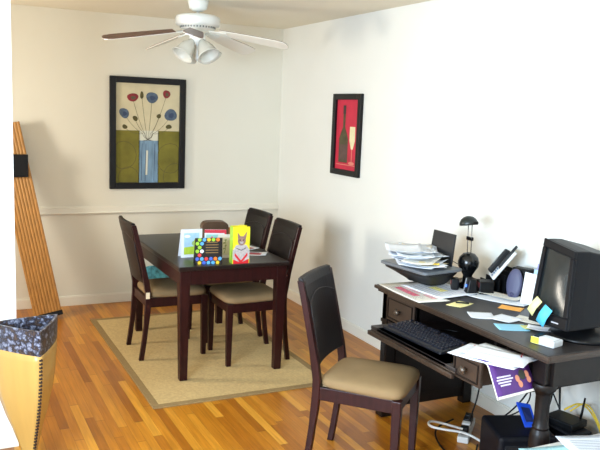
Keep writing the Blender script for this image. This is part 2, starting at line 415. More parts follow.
# wine picture on the right wall
r = root('framed_picture', (0, -1.275, 1.22), 'small black-framed red picture of a bottle and champagne flute, on the right wall', 'picture')
PW2, PH2 = .437, .632; X = XF((-.001, -1.057, 1.221), rz=-PI/2); frame(r, PW2, PH2, .045, X, BLKW)
B_ = [mat('art_crimson', (190, 38, 62), .7, var=.12, scale=10), mat('art_bottle', (72, 66, 40), .6, var=.35, scale=18), mat('art_bottle_dark', (46, 36, 32), .6), mat('art_flute', (226, 216, 170), .6, var=.1), mat('art_foot', (214, 130, 110), .7), mat('art_label', (88, 66, 60), .7, var=.2)]
b = MB(); poly(b, [(.045,.045),(PW2-.045,.045),(PW2-.045,PH2-.045),(.045,PH2-.045)], X, 0, .006, .004)
iw, ih = PW2-.09, PH2-.09
def q2(u, v): return (.045+u*iw, .045+v*ih)
def bott(cu, w, y0, y1, ys, wn):
    L_ = [(cu-w, y0), (cu-w, ys), (cu-w*.7, ys+.08), (cu-wn, ys+.17), (cu-wn, y1), (cu+wn, y1), (cu+wn, ys+.17), (cu+w*.7, ys+.08), (cu+w, ys), (cu+w, y0)]
    return [q2(*p_) for p_ in L_]
poly(b, bott(.35, .20, .10, .90, .44, .05), X, 1, .0066)
poly(b, [q2(*p_) for p_ in ((.17,.14),(.53,.14),(.53,.36),(.17,.36))], X, 5, .0072)
poly(b, [q2(*p_) for p_ in ((.29,.80),(.41,.80),(.41,.92),(.29,.92))], X, 2, .0072)
poly(b, [q2(*p_) for p_ in ((.62,.62),(.85,.62),(.86,.42),(.78,.30),(.70,.30),(.62,.42))], X, 3, .0066)
stroke(b, [q2(.74,.30), q2(.74,.12)], .010, X, 4, .0070); poly(b, ell(*q2(.74,.10), .13*iw, .022*ih), X, 4, .0072)
stroke(b, [q2(.04,.07), q2(.95,.07)], .006, X, 4, .0070)
b.build('painting', B_, r)

# ------------------------------------------------------------ ceiling fan
FW = mat('fan_white', (226, 228, 222), .35)
FX, FY = -1.215, -1.22
r = root('ceiling_fan', (FX, FY, 2.44), 'white five-bladed ceiling fan with frosted glass lights above the table', 'ceiling fan')
MB().lathe([(.035,-.075),(.062,-.055),(.070,-.02),(.072,0)], (FX,FY,H), 28).build('canopy', FW, r)
MB().lathe([(.011,-.14),(.011,-.07)], (FX,FY,H), 12).build('downrod', FW, r)
MB().lathe([(.03,.094),(.125,.090),(.150,.080),(.156,.064),(.156,.028),(.150,.016),(.120,.010),(.118,-.006),(.07,-.012),(.03,-.012)], (FX,FY,2.250), 40).build('motor_housing', FW, r)
b = MB()
for k in range(36):
    a_ = 2*PI*k/36; b.box(.1205, .1245, -.005, .005, -.004, .010, XF((FX,FY,2.253), rz=a_))
b.build('vent_slots', mat('vent_grey', (120, 124, 120), .5), r)
UND = mat('blade_pale', (226, 224, 214), .3); BRN = mat('blade_walnut', (96, 58, 46), .35, var=.2, scale=5, stretch=(1,10,1))
for k in range(5):
    a_ = math.radians(33+72*k); X = XF((FX,FY,2.25), rz=a_) @ Euler((0, math.radians(9.5), 0)).to_matrix().to_4x4()
    Xb = X @ Euler((math.radians(-17), 0, 0)).to_matrix().to_4x4()
    pts = [(.17,-.045),(.30,-.056),(.48,-.064),(.60,-.066),(.64,-.058),(.66,-.036),(.665,0),(.66,.036),(.64,.058),(.60,.066),(.48,.064),(.30,.056),(.17,.045)]
    b = MB(); b.prism(pts, -.005, .0, Xb); b.mi = 1; b.prism(pts, .0, .003, Xb)
    brown = k in (2, 3)
    o = b.build('fan_blade', [UND, BRN], r)
    o['label'] = 'fan blade, white below and walnut brown above'
    b = MB(); b.hexa([(.09,-.014,-.012),(.22,-.03,-.010),(.22,.03,-.010),(.09,.014,-.012),(.09,-.014,-.004),(.22,-.03,-.0045),(.22,.03,-.0045),(.09,.014,-.004)], Xb)
    b.build('blade_bracket', FW, o)
MB().lathe([(.03,.03),(.055,.02),(.058,-.02),(.04,-.045),(.018,-.055),(.012,-.13),(.02,-.145),(.012,-.16)], (FX,FY,2.19), 24).build('light_fitter', FW, r)
GLS = mat('frosted_glass', (236, 236, 226), .25, trans=.35)
for k in range(4):
    a_ = math.radians(198.8+90*k); 
    X = XF((FX+.045*math.cos(a_), FY+.045*math.sin(a_), 2.165), rz=a_) @ Euler((0, math.radians(-38), 0)).to_matrix().to_4x4()
    MB().lathe([(.020,0),(.028,-.02),(.050,-.05),(.060,-.09),(.070,-.125),(.080,-.138),(.077,-.141),(.066,-.125),(.056,-.09),(.044,-.05),(.016,-.012)], (0,0,0), 24, X).build('glass_shade', GLS, r)
MB().tube([(FX,FY,2.05),(FX,FY,2.0)], .0018, 6).build('pull_chain', FW, r)

# ------------------------------------------------------------ planter and bamboo on the left
YW = mat('yellow_birch_veneer', (184, 146, 78), .4, var=.06, scale=3, stretch=(6,6,.7), coat=.2)
DS = mat('dark_stitch', (38, 24, 20), .6)
GRN = bpy.data.materials.new('mottled_stone_print'); GRN.use_nodes = True
nt = GRN.node_tree; bb = nt.nodes['Principled BSDF']; vo = nt.nodes.new('ShaderNodeTexVoronoi'); vo.inputs['Scale'].default_value = 42; no = nt.nodes.new('ShaderNodeTexNoise'); no.inputs['Scale'].default_value = 55; no.inputs['Detail'].default_value = 5
tc = nt.nodes.new('ShaderNodeTexCoord'); nt.links.new(tc.outputs['Object'], no.inputs['Vector']); mixv = nt.nodes.new('ShaderNodeVectorMath'); mixv.operation = 'MULTIPLY_ADD'
nt.links.new(no.outputs['Color'], mixv.inputs[0]); mixv.inputs[1].default_value = (.05,.05,.05); nt.links.new(tc.outputs['Object'], mixv.inputs[2]); nt.links.new(mixv.outputs[0], vo.inputs['Vector'])
rp = nt.nodes.new('ShaderNodeValToRGB'); e = rp.color_ramp.elements; e[0].position = .15; e[0].color = (*lin((138,142,158)),1); e[1].position = .62; e[1].color = (*lin((22,18,22)),1)
m_ = rp.color_ramp.elements.new(.38); m_.color = (*lin((84,86,102)),1); m_ = rp.color_ramp.elements.new(.75); m_.color = (*lin((70,56,50)),1)
nt.links.new(vo.outputs['Distance'], rp.inputs[0])
sc_ = nt.nodes.new('ShaderNodeMath'); sc_.operation = 'MULTIPLY'; sc_.inputs[1].default_value = 1.0
nt.links.new(vo.outputs['Distance'], sc_.inputs[0]); nt.links.new(sc_.outputs[0], rp.inputs[0]); nt.links.new(rp.outputs[0], bb.inputs['Base Color']); bb.inputs['Roughness'].default_value = .35
TA, TB_, TC = Vector((-2.397,-2.765,0)), Vector((-2.507,-3.037,0)), Vector((-2.700,-2.815,0)); TCEN = (TA+TB_+TC)/3
def tri(s, z, n=8, bulge=.10, r_=0):
    V = [TCEN+(v-TCEN)*s for v in (TA, TB_, TC)]; out = []
    for i in range(3):
        a, c = V[i], V[(i+1) % 3]; nrm = ((a+c)/2-TCEN).normalized() if s > .01 else Vector((0,0,0))
        for k in range(n):
            t = k/n; p_ = a.lerp(c, t)+nrm*(bulge*s*.28*4*t*(1-t)*.35); out.append((p_.x, p_.y, z))
    return out
r = root('corner_planter', (TCEN.x, TCEN.y, 0), 'tapering three-sided yellow wood planter with a mottled stone-look rim', 'planter')
prof = [(.22,.0),(.22,.02),(.18,.03),(.28,.10),(.47,.19),(.64,.26),(.83,.36),(.94,.46),(.985,.55),(1.0,.60)]
MB().loft([tri(s, z) for s, z in prof], smooth=True).build('body', YW, r)
b = MB(); b.loft([tri(1.0,.585), tri(1.03,.70), tri(.92,.70), tri(.90,.60)], smooth=False)
b.build('rim_band', GRN, r)
b = MB()
for i, V in enumerate((TB_,)):
    zz = .06
    while zz < .585:
        # interpolate the scale at this height
        for (s0, z0), (s1, z1) in zip(prof, prof[1:]):
            if z0 <= zz <= z1: s_ = s0+(s1-s0)*(zz-z0)/(z1-z0)
        p_ = TCEN+(V-TCEN)*(s_+.004); nx = (TCEN-V).normalized(); tx = Vector((-nx.y, nx.x, 0))
        q1 = p_+nx*.008+tx*.010
        ang = math.atan2(nx.y, nx.x)
        b.box(-.0015, .016, -.010, .004, -.0042, .0042, XF((p_.x, p_.y, zz), rz=ang)); zz += .0175
b.build('seam_stitching', DS, r)

BAM = mat('bamboo_slat', (172, 122, 58), .5, var=.2, scale=3, stretch=(30,30,1.5))
BAMD = mat('bamboo_gap', (120, 74, 30), .7)
# leaning bundle: bottom on the floor near the back wall, top against it
bt, tp = Vector((-2.125, -.36, .0)), Vector((-2.400, -.10, 1.52)); ax = (tp-bt).normalized(); L_ = (tp-bt).length
sx_ = Vector((1, 0, 0)); sx_ = (sx_-ax*sx_.dot(ax)).normalized(); sy_ = ax.cross(sx_)
X = Matrix((sx_, sy_, ax)).transposed().to_4x4(); X.translation = bt
r = root('bamboo_bundle', (bt.x, bt.y, 0), 'tall bundle of ribbed bamboo slats leaning in the corner behind the partition', 'bamboo slats')
b = MB()
def flute(z, w=1):
    pts = []
    for k in range(9):
        c_ = -.108+.216*(k+.5)/9
        for t in (-.9, -.5, 0, .5, .9): pts.append((c_+t*.0115, -.024-.006*math.sqrt(max(0, 1-t*t)), z))
    for k in range(8, -1, -1): pts.append((-.108+.216*(k+.5)/9, .024, z))
    return pts
zs = [.05+(L_-.05)*k/6 for k in range(7)]
b.loft([flute(z) for z in zs], smooth=False, X=X); b.build('slats', BAM, r)
b = MB(); b.box(-.10, .10, -.020, .022, .045, .052, X); b.build('end_board', BAMD, r)
MB().box(-2.47, -2.245, -.225, -.05, 1.115, 1.290).build('black_band', BLK, r, bevel=.004)
MB().box(-.105, .112, -.036, .030, .012, .05, X).build('foot_cap', BLK, r, bevel=.004)

# cushion against the back wall, seen under the table
r = root('floor_cushion', (-1.10, -.10, 0), 'turquoise patterned cushion propped against the back wall behind the left chair', 'cushion')
X = XF((-1.13, -.135, .168), rx=math.radians(-14))
TQ = mat('turquoise_print', (70, 140, 156), .8, var=.6, scale=30)
rings = []
for k in range(9):
    t = -1+2*k/8; s = math.sqrt(max(.02, 1-t*t))**.5
    rings.append([(.19*(.86+.14*s)*u, t*.055, .165*(.86+.14*s)*v) for u, v in [(math.copysign(abs(math.cos(a))**.35, math.cos(a)), math.copysign(abs(math.sin(a))**.35, math.sin(a))) for a in [2*PI*j/32 for j in range(32)]]])
MB().loft(rings, X=X).build('cushion_cover', TQ, r)

# ------------------------------------------------------------ things on the dining table
def card(name, label, cat, x0, y0, x1, y1, h, m, spread=.06, art=None, lean=0.0, group=None, zb=TT):
    """standing folded card: front panel from (x0,y0) to (x1,y1), back panel splayed away"""
    d = Vector((x1-x0, y1-y0, 0)); w = d.length; rz = math.atan2(d.y, d.x)
    r = root(name, ((x0+x1)/2, (y0+y1)/2, zb), label, cat, group)
    X = XF((x0, y0, zb), rz=rz) @ Euler((-lean, 0, 0)).to_matrix().to_4x4()
    MB().box(0, w, 0, .0015, .0005, h, X).build('front_panel', m, r)
    if spread:
        b = MB(); dy = spread; b.hexa([(0,dy,0),(w,dy,0),(w,dy+.0015,0),(0,dy+.0015,0),(0,.002+h*math.sin(lean),h*math.cos(lean)),(w,.002+h*math.sin(lean),h*math.cos(lean)),(w,.0035+h*math.sin(lean),h*math.cos(lean)),(0,.0035+h*math.sin(lean),h*math.cos(lean))], XF((x0, y0, zb+.0005), rz=rz))
        b.build('back_panel', m, r)
    if art:
        b = MB(); mats = art(b, X, w, h); b.build('printed_front', mats, r)
    return r
def art_land(b, X, w, h):
    poly(b, [(.02,.02),(w-.02,.02),(w-.02,h-.025),(.02,h-.025)], X, 0, .0008)
    poly(b, [(.02,.02),(w-.02,.02),(w-.02,h*.42),(.02,h*.36)], X, 1, .0014)
    for (u, v, s) in ((.62,.5,.016),(.75,.62,.013),(.82,.48,.015),(.70,.40,.012)): poly(b, ell(u*w, v*h, s, s), X, 2, .0020)
    poly(b, ell(.3*w, .75*h, .02, .01), X, 3, .0014)
    return [mat('print_sky', (166, 202, 226), .6, var=.1, scale=30), mat('print_lime', (176, 200, 60), .6, var=.12, scale=40), mat('print_sage', (150, 176, 110), .6), mat('print_cloud', (236, 240, 240), .6)]
card('greeting_card', 'white-bordered greeting card with green field and blue sky, leftmost on table', 'card', -1.492, -1.80, -1.350, -1.80, .185, WHT, .06, art_land)
DOTC = [(238,240,238),(92,168,220),(240,120,40),(150,196,50),(70,100,200),(228,190,40),(214,60,60)]
def art_dots(b, X, w, h):
    R_ = random.Random(4); n = 6
    s = w/(n)
    pat = []
    for j in range(7):
        for i in range(n+1):
            u = i*s + (s/2 if j % 2 else 0); v = .010+j*(h-.02)/6
            inside = (.30*w < u < .93*w) and (.34*h < v < .93*h)
            if inside or u < .006 or u > w-.005: continue
            poly(b, ell(u, v, .0118, .0118, n=14), X, (i*5+j*3+R_.randrange(3)) % 7, .0008)
    for k in range(5):
        L2 = .38+.1*R_.random(); stroke(b, [(w*(.62-L2/2), h*(.84-.10*k)), (w*(.62+L2/2), h*(.84-.10*k))], .0042, X, 7, .0008)
    return [mat('dot_%s' % n_, c, .5) for n_, c in zip(('white','sky','orange','lime','blue','gold','red'), DOTC)] + [mat('print_gold_text', (150, 120, 70), .6)]
card('greeting_card', 'black card covered in bright multicoloured dots, in front on the table', 'card', -1.470, -2.022, -1.300, -2.047, .165, mat('black_card', (18, 18, 20), .4), .05, art_dots)
def art_teal(b, X, w, h):
    poly(b, [(.0,h-.022),(w,h-.022),(w,h),(0,h)], X, 0, .0008); poly(b, [(w-.012,0),(w,0),(w,h-.022),(w-.012,h-.022)], X, 0, .0008)
    poly(b, [(.01,h*.45),(w-.02,h*.45),(w-.02,h-.032),(.01,h-.032)], X, 1, .0008)
    for k in range(6): poly(b, ell(.02+.014*k, h*(.6+.06*(k % 3)), .007, .006), X, 2 if k % 2 else 3, .0014)
    return [mat('print_red', (200, 44, 60), .6), mat('print_teal', (150, 204, 200), .6), mat('print_white', (236, 236, 232), .6), mat('print_pink', (214, 110, 130), .6)]
card('greeting_card', 'pale teal greeting card with a red edge, standing behind the dotted card', 'card', -1.330, -1.790, -1.195, -1.830, .178, WHT, .05, art_teal)
def art_plain(b, X, w, h):
    poly(b, [(.012,.02),(w-.012,.02),(w-.012,h-.02),(.012,h-.02)], X, 0, .0008)
    stroke(b, bez((w*.4,.03), (w*.6,h*.5), (w*.45,h*.8)), .004, X, 1, .0014)
    for k in range(4): poly(b, ell(w*(.4+.1*(k % 2)), h*(.4+.12*k), .008, .005, .5), X, 1, .0016)
    return [mat('print_beige', (212, 206, 170), .7), mat('print_sprig', (140, 150, 90), .7)]
card('greeting_card', 'cream greeting card with a plant sprig, right of the teal card', 'card', -1.262, -1.860, -1.165, -1.885, .155, OFFW, .05, art_plain)
def art_green(b, X, w, h):
    poly(b, ell(w*.5, h*.5, w*.3, h*.3), X, 0, .0008); return [mat('print_lime', (176,200,60), .6)]
card('greeting_card', 'lime green card peeking out from behind the white-bordered card', 'card', -1.420, -1.850, -1.330, -1.870, .125, mat('card_lime', (160, 176, 60), .6), .03, art_green)
# gift bag with a cat print
r = root('gift_bag', (-1.18, -2.03, TT), 'tall yellow gift bag printed with a grey cat, near the table edge', 'gift bag')
X = XF((-1.238, -2.066, TT), rz=-.02); YB = mat('bag_yellow', (240, 222, 40), .4)
b = MB(); w, h, d_ = .112, .235, .055
b.box(0, w, 0, .0015, .001, h, X); b.box(0, w, d_, d_+.0015, .001, h, X); b.box(0, w, 0, d_, 0, .0015, X)
b.build('bag_body', YB, r)
b = MB(); b.box(-.0012, .0, 0, d_, .001, h, X); b.box(w, w+.0012, 0, d_, .001, h-.01, X); o = b.build('side_gusset', mat('bag_green', (158, 200, 60), .4), r); o['label'] = 'lime green side panel'
b = MB()
poly(b, [(.004,.0),(w-.004,.0),(w-.004,.045),(w*.5,.02),(.004,.045)], X, 1, .0008)
poly(b, [(0,.03),(w*.5,.006),(w,.03),(w,.085),(w*.8,.12),(w*.2,.12),(0,.085)], X, 2, .0010)
poly(b, [(w*.12,.07),(w*.5,.02),(w*.88,.07),(w*.88,.05),(w*.5,.0),(w*.12,.05)], X, 1, .0014)
poly(b, ell(w*.52, .145, .027, .030), X, 0, .0014)
poly(b, [(w*.30,.155),(w*.26,.200),(w*.46,.172)], X, 0, .0014); poly(b, [(w*.60,.172),(w*.84,.205),(w*.76,.155)], X, 0, .0014)
for sx in (-.011, .011): poly(b, ell(w*.52+sx, .150, .005, .004), X, 3, .0020)
poly(b, ell(w*.52, .135, .011, .008), X, 2, .0020); poly(b, ell(w*.52, .140, .003, .002), X, 3, .0026)
stroke(b, [(w*.2,.10),(w*.5,.085),(w*.8,.10)], .004, X, 3, .0018)
b.build('cat_print', [mat('cat_fur', (150, 118, 108), .6, var=.3, scale=90), mat('bag_red', (214, 40, 48), .4), mat('cat_grey', (184, 178, 176), .6, var=.2, scale=80), mat('cat_dark', (44, 34, 34), .5)], r)
b = MB(); b.tube([(-.0+.035, .001, h-.01), (.035, .001, h+.01), (.056, .001, h+.014), (.078, .001, h+.01), (.078, .001, h-.01)], .0015, 6, X, 1); b.build('handle', YB, r)
# leaflets
def leaflet(label, x, y, rz, w, l, z, art=True, m=WHT):
    r = root('leaflet', (x, y, z), label, 'leaflet', 'leaflets on the dining table'); X = XF((x, y, z), rz=rz)
    MB().sheet(6, 4, lambda u, v: ((u-.5)*w, (v-.5)*l, .0016+.006*(u-.5)**2*4), .0008, X).build('sheet', m, r)
    b = MB(); b.mi = 0; b.box(-w*.36, w*.30, -l*.28, l*.12, .0026, .0044, X); b.mi = 1; b.box(-w*.2, w*.2, l*.18, l*.3, .0026, .0046, X)
    b.build('print', [mat('leaf_red', (158, 50, 66), .6, var=.3, scale=60), mat('leaf_grey', (140, 140, 150), .6)], r)
leaflet('white leaflet with a dark red picture, lying flat right of the cat bag', -.985, -1.79, -.55, .19, .13, TT)
leaflet('white leaflet lying at the table edge behind the cat bag, beside chair backs', -.955, -1.60, .25, .15, .11, TT)
# brown rounded bag at the far end
r = root('leather_pouch', (-1.045, -1.18, TT), 'rounded brown leather pouch with a tan side, standing behind the cards', 'bag')
X = XF((-1.045, -1.175, TT), rz=-.15)
def arch(y, s=1, wd=.098, hh=.135):
    o_ = [(-wd*s, y, 0)]
    for k in range(13):
        t = PI-PI*k/12; o_.append((wd*s*math.copysign(abs(math.cos(t))**.45, math.cos(t)), y, hh*s*(.62+.38*abs(math.sin(t))**.8)))
    o_.append((wd*s, y, 0)); return o_
MB().loft([arch(-.045,.94), arch(-.036), arch(.036), arch(.045,.94)], smooth=False, X=X).build('pouch_body', mat('pouch_leather', (92, 70, 46), .5, var=.2, scale=18), r)
MB().loft([[(x*1.02, y, z*1.0+.003) for x, y, z in arch(-.048,.99) if z > .05], [(x*1.02, y, z+.003) for x, y, z in arch(.048,.99) if z > .05]], smooth=False, X=X).build('flap', mat('pouch_flap', (84, 60, 40), .45, var=.2, scale=18), r)
MB().box(.090, .130, -.03, .03, .001, .085, X).build('side_pocket', mat('pouch_tan', (170, 112, 62), .55), r, bevel=.012, seg=3)

# ------------------------------------------------------------ the desk
DKW = mat('desk_walnut', (20, 14, 12), .45, spec=.25, var=.3, scale=5, stretch=(8, 1, 8), coat=.04)
DKT = mat('desk_top_wood', (42, 38, 37), .42, spec=.45, var=.2, scale=5, stretch=(10, 1, 1))
DKE = mat('desk_edge_worn', (52, 38, 28), .45, var=.35, scale=12, stretch=(1,6,1))
DKD = mat('drawer_face_wood', (50, 36, 26), .5, var=.3, scale=10)
DX0, DX1, DY0, DY1, DT = -.70, -.02, -4.225, -2.885, .76
dk = root('writing_desk', ((DX0+DX1)/2, (DY0+DY1)/2, 0), 'dark walnut writing desk with turned leg against the right wall', 'desk')
MB().box(DX0+.012, DX1, DY0+.012, DY1-.012, DT-.02, DT).build('desk_top', DKT, dk, bevel=.003)
b = MB()
b.box(DX0, DX0+.012, DY0, DY1, DT-.020, DT-.001); b.box(DX0+.012, DX1, DY0, DY0+.012, DT-.020, DT-.001); b.box(DX0+.012, DX1, DY1-.012, DY1, DT-.020, DT-.001)
b.box(DX0+.016, DX1, DY0+.016, DY1-.016, DT-.036, DT-.0205)
b.build('edge_moulding', DKE, dk, bevel=.004)
b = MB()   # near-end apron, rear rail, drawer housings
FX0 = DX0+.045
b.box(FX0+.03, DX1, DY0+.035, DY0+.057, DT-.15, DT-.036)                       # near end apron
b.box(DX1-.02, DX1, DY0+.057, DY1-.05, DT-.22, DT-.036)                         # back rail
b.box(FX0, FX0+.02, DY1-.07, DY1-.035, .57, DT-.036); b.box(FX0, FX0+.02, -3.245, -3.225, .57, DT-.036)
b.box(FX0, DX1-.02, -3.245, -3.23, .57, DT-.036); b.box(FX0, DX1-.02, -3.245, DY1-.06, .555, .57)
b.box(FX0, DX1-.02, -3.865, -3.850, .57, DT-.036); b.box(FX0, DX1-.02, -4.09, -3.850, .555, .57)
b.box(FX0, DX1-.02, -4.075, -4.060, .57, DT-.036)
b.build('carcass', DKW, dk, bevel=.002)
# far pedestal: panelled end with fluted corner posts
b = MB(); b.box(FX0+.05, DX1-.02, DY1-.065, DY1-.04, .04, .57); b.box(FX0+.05, DX1-.02, DY1-.065, DY1-.04, .57, DT-.036); b.box(FX0+.08, DX1-.05, DY1-.072, DY1-.065, .10, .52)
b.build('end_panel', DKW, dk, bevel=.002)
b = MB()
b.box(FX0, FX0+.06, DY1-.085, DY1-.03, 0, DT-.036)
for k in range(3): b.tube([(FX0-.001, DY1-.072+.0145*k, .08), (FX0-.001, DY1-.072+.0145*k, .53)], .005, 8)
b.box(FX0-.006, FX0+.066, DY1-.091, DY1-.026, 0, .05); b.box(FX0-.006, FX0+.0, DY1-.091, DY1-.026, .55, .57)
b.build('leg', DKW, dk, bevel=.003)
b = MB(); b.box(DX1-.06, DX1, DY1-.085, DY1-.03, 0, DT-.036); b.build('leg', DKW, dk, bevel=.003)
def turned(x, y):
    b = MB(); b.box(x-.038, x+.038, y-.038, y+.038, .615, DT-.036)
    b.lathe([(.052,.615),(.054,.60),(.050,.585),(.038,.575),(.031,.555),(.030,.46),(.032,.425),(.037,.418),(.033,.41),(.038,.402),(.043,.38),(.044,.33),(.043,.28),(.037,.20),(.030,.14),(.036,.13),(.030,.12),(.034,.08),(.040,.05),(.034,.012),(.028,0)], (x, y, 0), 24)
    return b.build('leg', DKW, dk, bevel=.003)
turned(-.618, -4.135); turned(-.075, -4.135)
def drawer(x, y0, y1, z0, z1, dep):
    b = MB(); b.box(x, x+.018, y0, y1, z0, z1); o = b.build('drawer', DKD, dk, bevel=.003)
    b = MB(); b.box(x-.004, x, y0+.012, y1-.012, z0+.012, z0+.018); b.box(x-.004, x, y0+.012, y1-.012, z1-.018, z1-.012)
    b.box(x-.004, x, y0+.012, y0+.018, z0+.018, z1-.018); b.box(x-.004, x, y1-.018, y1-.012, z0+.018, z1-.018); b.build('beading', DKW, o)
    b = MB(); b.box(x+.018, x+dep, y0+.008, y0+.018, z0+.008, z1-.014); b.box(x+.018, x+dep, y1-.018, y1-.008, z0+.008, z1-.014)
    b.box(x+.018, x+dep, y0+.018, y1-.018, z0+.008, z0+.015); b.box(x+dep-.01, x+dep, y0+.018, y1-.018, z0+.015, z1-.014); b.build('drawer_box', DKD, o)
    MB().lathe([(.006,0),(.006,-.010),(.016,-.016),(.018,-.024),(.012,-.032),(.002,-.034)], (0,0,0), 16, XF((x, (y0+y1)/2, (z0+z1)/2)) @ Euler((0, PI/2, 0)).to_matrix().to_4x4()).build('knob', mat('bronze_knob', (90, 80, 70), .3, metal=.6), o)
    return o
drawer(FX0-.004, -3.225, -2.965, .578, .716, .5)
nd = drawer(-.895, -4.052, -3.870, .590, .700, .5); nd['label'] = 'drawer pulled open, heaped with papers'
# keyboard tray
TZ = .628
b = MB(); b.box(-.905, -.35, -3.835, -3.255, TZ-.016, TZ); o = b.build('keyboard_tray', DKW, dk, bevel=.003)
b = MB(); b.box(-.925, -.905, -3.90, -3.20, TZ-.045, TZ-.022); b.box(-.905, -.86, -3.90, -3.20, TZ-.030, TZ-.0165); b.build('drop_front', DKE, o, bevel=.004)
MB().box(-.86, -.35, -3.848, -3.840, TZ-.03, TZ+.002).build('tray_slide', DKW, o); MB().box(-.86, -.35, -3.253, -3.245, TZ-.03, TZ+.002).build('tray_slide', DKW, o)
# fill the width of the tray board to its visible ends in front of the housings
MB().box(-.905, -.70, -3.90, -3.20, TZ-.016, TZ).build('tray_lip', DKT, o, bevel=.003)
# keyboard
kb = root('computer_keyboard', (-.775, -3.50, TZ), 'black computer keyboard lying on the pulled-out desk tray', 'keyboard')
X = XF((-.775, -3.495, TZ), rz=PI/2+.03)      # u along the desk, v towards the desk back
X = XF((-.785, -3.50, TZ+.002), rz=-PI/2+.05)
MB().hexa([(-.225,-.085,0),(.225,-.085,0),(.225,.085,0),(-.225,.085,0),(-.222,-.082,.014),(.222,-.082,.014),(.222,.082,.030),(-.222,.082,.030)], X).build('keyboard_case', mat('keyboard_black', (14, 16, 22), .45), kb, bevel=.004)
b = MB(); b2 = MB()
for j in range(6):
    n = (15, 15, 14, 13, 12, 8)[5-j]
    for i in range(20):
        if j == 5 and i in (1, 6, 11): continue
        u = -.212+i*.0212; v = -.064+j*.0245+(.006 if j == 5 else 0); z = .014+.016*(v+.085)/.17
        (b).hexa([(u,v,z),(u+.018,v,z),(u+.018,v+.018,z+.002),(u,v+.018,z+.002),(u+.003,v+.003,z+.008),(u+.015,v+.003,z+.008),(u+.015,v+.015,z+.010),(u+.003,v+.015,z+.010)], X)
o = b.build('keycaps', mat('keycap_dark', (20, 23, 34), .4), kb)
b = MB(); b.tube([(-.55,-3.46,TZ+.006),(-.60,-3.40,TZ+.008),(-.66,-3.44,TZ+.020)], .0022, 6, None, 2); 
b.build('cable', BLK, kb)
# mouse
MB().loft([[(x*s, y*s, z) for x, y in ell(0,0,.029,.052)] for s, z in ((.9,0),(1,.006),(.97,.018),(.8,.028),(.4,.034))], X=XF((-.79, -3.80, TZ), rz=.2)).build('computer_mouse', BLK)
tag(bpy.data.objects['computer_mouse'], 'small black computer mouse on the desk tray beside the keyboard', 'mouse')

# ------------------------------------------------------------ papers
def paper(name, label, cat, x, y, z, rz, w, l, m, curl=.0, tiltx=0, tilty=0, group=None, printed=None, thick=.0008, seed=0):
    R_ = random.Random(seed); ph = R_.random()*6
    X = XF((x, y, z), tiltx, tilty, rz)
    fn = lambda u, v: ((u-.5)*w, (v-.5)*l, thick+curl*(abs(2*u-1)**2.2)*(.5+.5*math.sin(ph+3*v))+curl*.4*(abs(2*v-1)**2))
    if printed:
        r = root(name, (x, y, z), label, cat, group)
        MB().sheet(8, 8, fn, thick, X).build('sheet', m, r)
        b = MB(); mats = printed(b, X, w, l, fn); b.build('print', mats, r); return r
    b = MB().sheet(8, 8, fn, thick, X); o = b.build(name, m)
    return tag(o, label, cat, group)
def patch(b, fn, X, u0, u1, v0, v1, mi, nu=5, nv=4, lift=.0006):
    b.mi = mi
    V = [[b._v(Vector(fn(u0+(u1-u0)*i/nu, v0+(v1-v0)*j/nv))+Vector((0,0,lift)), X) for j in range(nv+1)] for i in range(nu+1)]
    for i in range(nu):
        for j in range(nv): b.face([V[i][j], V[i+1][j], V[i+1][j+1], V[i][j+1]], True)
INK = mat('ink_grey', (120, 122, 132), .8)
def lines(n=8, extra=None):
    def pr(b, X, w, l, fn):
        for k in range(n): patch(b, fn, X, .12, .85-.15*((k*7) % 3)/3, .1+.78*k/n, .1+.78*k/n+.012, 0, 6, 1)
        if extra: return extra(b, X, fn)
        return [INK]
    return pr
def map_print(b, X, fn):
    patch(b, fn, X, .18, .66, .30, .52, 1); patch(b, fn, X, .2, .55, .60, .70, 2); patch(b, fn, X, .62, .86, .62, .80, 2)
    return [INK, mat('map_pink', (226, 112, 132), .7, var=.3, scale=60), mat('map_rose', (222, 170, 170), .7, var=.2, scale=60)]
def yel_print(b, X, fn):
    patch(b, fn, X, .30, .62, .42, .62, 1); return [INK, mat('highlighter', (244, 238, 150), .7)]
paper('printed_sheet', 'sheet with pink print at the far left corner of the desk', 'paper', -.605, -3.13, DT, -1.62, .42, .19, OFFW, .004, printed=lines(9, map_print), seed=1)
paper('printed_sheet', 'white sheet with a yellow highlight beside the lamp base on the desk', 'paper', -.435, -3.13, DT+.004, -1.50, .34, .27, WHT, .006, printed=lines(7, yel_print), seed=2)
paper('sticky_note', 'pale yellow note on bare desk top, with a pen lying on it', 'note', -.515, -3.415, DT, .35, .125, .085, mat('note_pale_yellow', (238, 228, 160), .7), .003, seed=3)
b = MB(); b.tube([(-.475,-3.44,DT+.010),(-.53,-3.40,DT+.010)], .0042, 10); tag(b.build('pen', BLK), 'black pen lying across the pale yellow note', 'pen')
paper('envelope', 'long white envelope on the desk in front of the telephone', 'envelope', -.240, -3.40, DT+.002, -1.12, .32, .15, WHT, .005, tiltx=.0, seed=4)
paper('printed_sheet', 'folded white sheet lying on top of the long white envelope', 'paper', -.215, -3.36, DT+.012, -1.30, .24, .09, OFFW, .010, printed=lines(4), seed=5)
paper('sticky_note', 'orange note on the desk below the long white envelope', 'note', -.305, -3.56, DT, -1.0, .115, .075, mat('note_orange', (236, 168, 74), .7), .003, seed=6)
paper('index_card', 'white card on the desk, left one of two beside the blue note', 'card', -.548, -3.625, DT, -.5, .12, .12, WHT, .004, seed=7)
paper('index_card', 'white card on the desk, right one of two beside the blue note', 'card', -.480, -3.715, DT+.003, .25, .12, .12, WHT, .004, seed=8)
paper('sticky_note', 'light blue note lying near the front edge of the desk', 'note', -.545, -3.835, DT, -.45, .14, .11, mat('note_blue', (140, 200, 224), .7), .003, seed=9)
